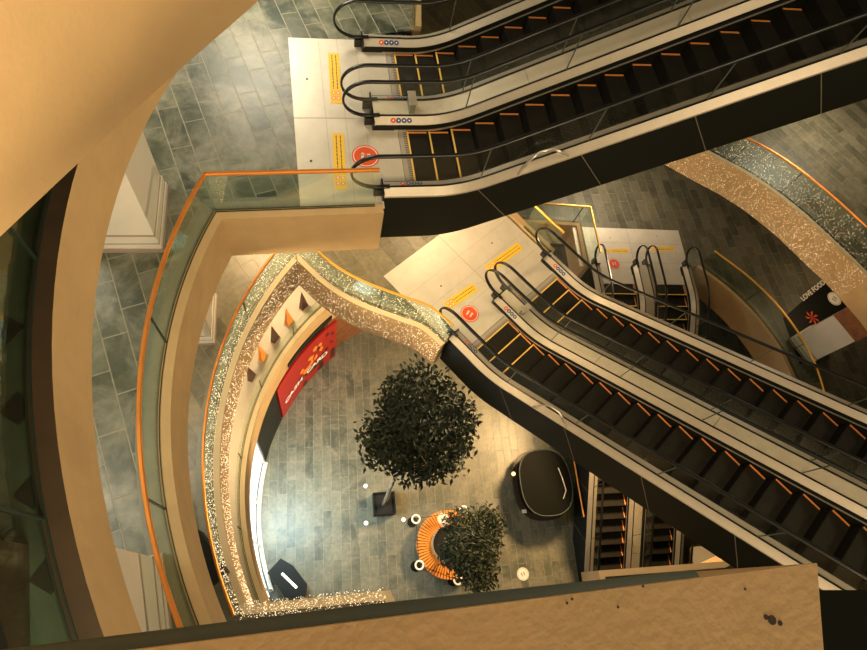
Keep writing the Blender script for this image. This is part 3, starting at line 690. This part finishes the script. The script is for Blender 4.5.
mb = MB(); mb.ring((0, 0), .70, 1.0, .0, .43, 'brown'); mb.build('bench_base', t)
mb = MB(); mb.ring((0, 0), .55, .60, .0, .56, 'bright'); mb.build('planter_rim', t, label='silver metal planter rim')
mb = MB(); mb.disc((0, 0, .3), .55, .15, 'soil', 32); mb.build('soil', t)
tree((bc.x + .05, bc.y, .45), at(477, 546, 18.4), (1.05, 1.12, .9), 6500, 'smaller olive-green tree growing out of the orange ring bench', 9, .14, 'leaf2')
st_ = at(443, 519, G - .47); round_sticker(443, 519, G - .47, .20, 'whitep', 'plateline', 'white round footprint sticker on the orange slatted bench', .2, .003)
# belt barriers
posts = [at(416, 519, G - .95), at(419.5, 565, G - .95), at(464, 510, G - .95), at(458, 580, G - .95)]
where = ['upper left of the ring bench', 'lower left of the ring bench', 'half under the small tree, top side', 'under the small tree, bottom side']
for p, wv in zip(posts, where):
    t = thing('barrier_post', 'white-ringed black belt barrier post, ' + wv, 'barrier post', (p.x, p.y, 0), group='belt barrier posts around the bench')
    mb = MB(); mb.disc((0, 0, 0), .17, .03, 'black', 24); mb.build('base', t); mb = MB(); mb.tube([(0, 0, .03), (0, 0, .92)], .03, 'black', 10); mb.build('post', t)
    mb = MB(); mb.ring((0, 0), .10, .155, .92, .96, 'lampw' if False else 'whitep', 24); mb.box(-.11, .11, -.02, .02, .925, .95, 'rubber'); mb.build('top_ring', t, label='white ring head')
for (i, j), wv in zip(((0, 2), (0, 1), (1, 3)), ('above the bench', 'left of the bench', 'below the bench')):
    a, b = posts[i], posts[j]; d = (b - a).normalized(); mb = MB(); c = (a + b) / 2; mb.obox((c.x, c.y), (d.x, d.y), (b - a).length - .3, .018, .84, .90, 'rubber')
    mb.build('barrier_belt', label='black barrier belt stretched ' + wv, category='belt', group='barrier belts')
for x, y, wv in ((365.5, 486, 'left of the black planter'), (366, 523, 'below left of the black planter'), (403.5, 519.5, 'beside the upper left barrier post')):
    p = at(x, y, G - .01); t = thing('floor_light', 'tiny white round floor light ' + wv, 'floor light', (p.x, p.y, 0))
    mb = MB(); mb.ring((0, 0), .06, .085, 0, .012, 'bright', 20); mb.build('trim_ring', t); mb = MB(); mb.disc((0, 0, 0), .06, .009, 'lampw', 20); mb.build('lens', t)
# kiosk
kc = at(546, 482, G - 1.05); kc.z = 0
t = thing('round_kiosk', 'black oval kiosk with glossy rimmed top beneath the diagonal escalators', 'kiosk', tuple(kc), math.radians(-14))
def oval(rx, ry, n=40, e=2.6): 
    out = []
    for k in range(n):
        a = 2 * math.pi * k / n; ca, sa = math.cos(a), math.sin(a)
        out.append((rx * math.copysign(abs(ca) ** (2 / e), ca), ry * math.copysign(abs(sa) ** (2 / e), sa)))
    return out
mb = MB(); mb.prism(oval(.90, 1.10), 0, .10, 'black'); mb.prism(oval(.86, 1.06), .1, 1.0, 'kiosk'); mb.build('counter_body', t)
mb = MB(); mb.prism(oval(.96, 1.16), 1.0, 1.05, 'kiosk'); mb.build('counter_top', t)
mb = MB(); a_ = oval(.95, 1.15); b_ = oval(.92, 1.12); mb.sweep([[(p[0], p[1], 1.05), (q[0], q[1], 1.05), (q[0], q[1], 1.075), (p[0], p[1], 1.075)] for p, q in zip(a_, b_)], True, 'grey'); mb.build('raised_rim', t)
mb = MB(); mb.prism(oval(1.02, 1.24), .44, .50, 'dcurb'); mb.build('lower_shelf', t)
mb = MB(); mb.tube([(.52, .45, 1.10), (.60, .1, 1.10), (.66, -.35, 1.10), (.5, -.62, 1.10)], .018, 'deck', 6); mb.build('metal_edge_strip', t)
mb = MB(); mb.disc((-.96, .45, .50), .07, .05, 'lamp', 16); mb.build('small_lamp', t, label='small warm lamp')
mb = MB(); mb.box(-.86, -.70, -.92, -.80, .50, .53, 'whitep'); mb.build('paper_card', t)
# glass screen with orange rail beside the far escalators
a, b = at(575, 466, G - 1.5), at(584, 517, G - 1.5)
balustrade([b.xy, a.xy + (a.xy - b.xy) * .3], -.10, 'short straight glass barrier with orange rail between the kiosk and the far escalators', rail='copper', height=1.6)
p = at(289, 582, G - .5)
t = thing('display_case', 'dark low display case with white light strip, lower left of the ground floor', 'display case', (p.x, p.y, 0), math.radians(-60))
mb = MB(); mb.prism([(-.7, -.25), (.2, -.38), (.8, -.1), (.45, .32), (-.25, .42), (-.7, .32)], 0, .5, 'black'); mb.build('case_body', t)
mb = MB(); mb.box(-.35, .3, .0, .07, .50, .53, 'lampw'); mb.build('light_strip', t)
p = at(716, 556, G - .6)
t = thing('planter_bench', 'plain tan block beside the lower end of the far escalators', 'bench', (p.x, p.y, 0), math.radians(-14))
mb = MB(); mb.box(-.9, .9, -.35, .35, .05, .55, 'tan'); mb.build('block_body', t); mb = MB(); mb.box(-.93, .93, -.38, .38, .55, .60, 'cream'); mb.build('block_top', t)
# displays on the lowest gallery behind the glass screen
for k, (a, m, wv) in enumerate(((122, 'brown', 'nearest the fairy-lit corner'), (127, 'slat', 'second from the fairy-lit corner'), (132, 'brown', 'third from the fairy-lit corner'), (137, 'slat', 'fourth from the fairy-lit corner'), (142, 'brown', 'fifth from the fairy-lit corner'))):
    r = 7.42; x, y = CC.x + r * math.cos(math.radians(a)), CC.y + r * math.sin(math.radians(a))
    t = thing('display_stand', ('dark' if m == 'brown' else 'orange') + ' pointed display stand on the lowest left gallery, ' + wv, 'display stand', (x, y, zC), math.radians(a + 90))
    mb = MB(); v = [mb.bm.verts.new(q) for q in ((-.13, -.07, .05), (.13, -.07, .05), (.13, .07, .05), (-.13, .07, .05), (.05, 0, 1.1))]
    for q in ((3, 2, 1, 0), (0, 1, 4), (1, 2, 4), (2, 3, 4), (3, 0, 4)): mb.face([v[i] for i in q], m)
    mb.build('pointed_body', t); mb = MB(); mb.box(-.15, .15, -.09, .09, 0, .05, 'cream'); mb.build('foot', t)
# dark gallery at far left
t = thing('cabinet', 'dark grey cabinet standing on the dark gallery in the lower left corner', 'cabinet', tuple(at(8, 600, HZ)), math.radians(-5))
mb = MB(); mb.box(-.5, .12, -.5, .30, 0, .75, 'dcurb'); mb.build('cabinet_body', t); mb = MB(); mb.box(-.52, .14, -.52, .32, .75, .78, 'black'); mb.build('cabinet_top', t)
for k, (x, y) in enumerate(((18, 409), (33, 492), (50, 575), (6, 330))):
    p = at(x, y, HZ); t_ = ('beside the glass line, topmost but one', 'middle one', 'lowest one, beside the cabinet', 'topmost one')[k]
    mb = MB(); mb.obox((0, 0), (1, .9), .17, .17, .001, .006, 'black'); o_ = mb.build('diamond_tile', label='black diamond tile on the dark left gallery, ' + t_, category='tile', group='black diamond tiles'); o_.location = p
# ---------------------------------------------------------------- parapet below the camera
hp = .9
a, b, c, d = at(-60, 675, hp), at(817, 563, hp), at(826, 680, hp), at(-60, 960, hp)
mb = MB(); mb.prism([(q.x, q.y) for q in (d, c, b, a)], G - hp - .35, G - hp, 'tan'); 
for x, y, q in ((643, 586, .0022), (567, 603, .002), (572, 599, .002), (618, 607, .002), (745, 589, .002), (772, 620, .007), (780, 623, .004), (766, 617, .004)):
    p = at(x, y, hp); mb.disc((p.x, p.y, G - hp), q, .0006, 'dcurb', 10)
mb.build('trim_18', kind='structure')
a, b = at(-40, 669, hp + .05), at(695, 581, hp + .05)
t = thing('parapet_rail', 'dark grey round rail along the tan parapet in the foreground', 'rail', tuple(a))
mb = MB(); mb.tube([Vector((0, 0, 0)), (b - a) * .5 + Vector((0, .004, 0)), b - a], .0165, 'grey', 14); mb.build('rail_tube', t, smooth=True)
for k in (.2, .5, .8):
    q = (b - a) * k; mb = MB(); mb.box(q.x - .01, q.x + .01, q.y - .05, q.y, -.03, -.012, 'grey'); mb.build('bracket', t)
p0, p1 = at(736, 590, 1.25), at(930, 590, 1.25)
mb = MB(); mb.prism([(p0.x, p0.y), (p0.x - .05, p0.y - .6), (p1.x, p1.y - .6), (p1.x, p1.y)], G - 1.8, G - 1.25, 'kiosk'); mb.build('trim_19', kind='structure')
p = at(203, 561, HB - .2)
t = thing('small_cabinet', 'small black cabinet with red curved stripe between the two copper handrails, lower left', 'cabinet', (p.x, p.y, zB), math.radians(20))
mb = MB(); mb.box(-.25, .25, -.45, .45, 0, .5, 'black'); mb.build('cabinet_body', t)
mb = MB(); mb.ring((-.05, 0), .10, .13, .5, .51, 'red', 20, -1.6, 1.6); mb.build('red_stripe', t)
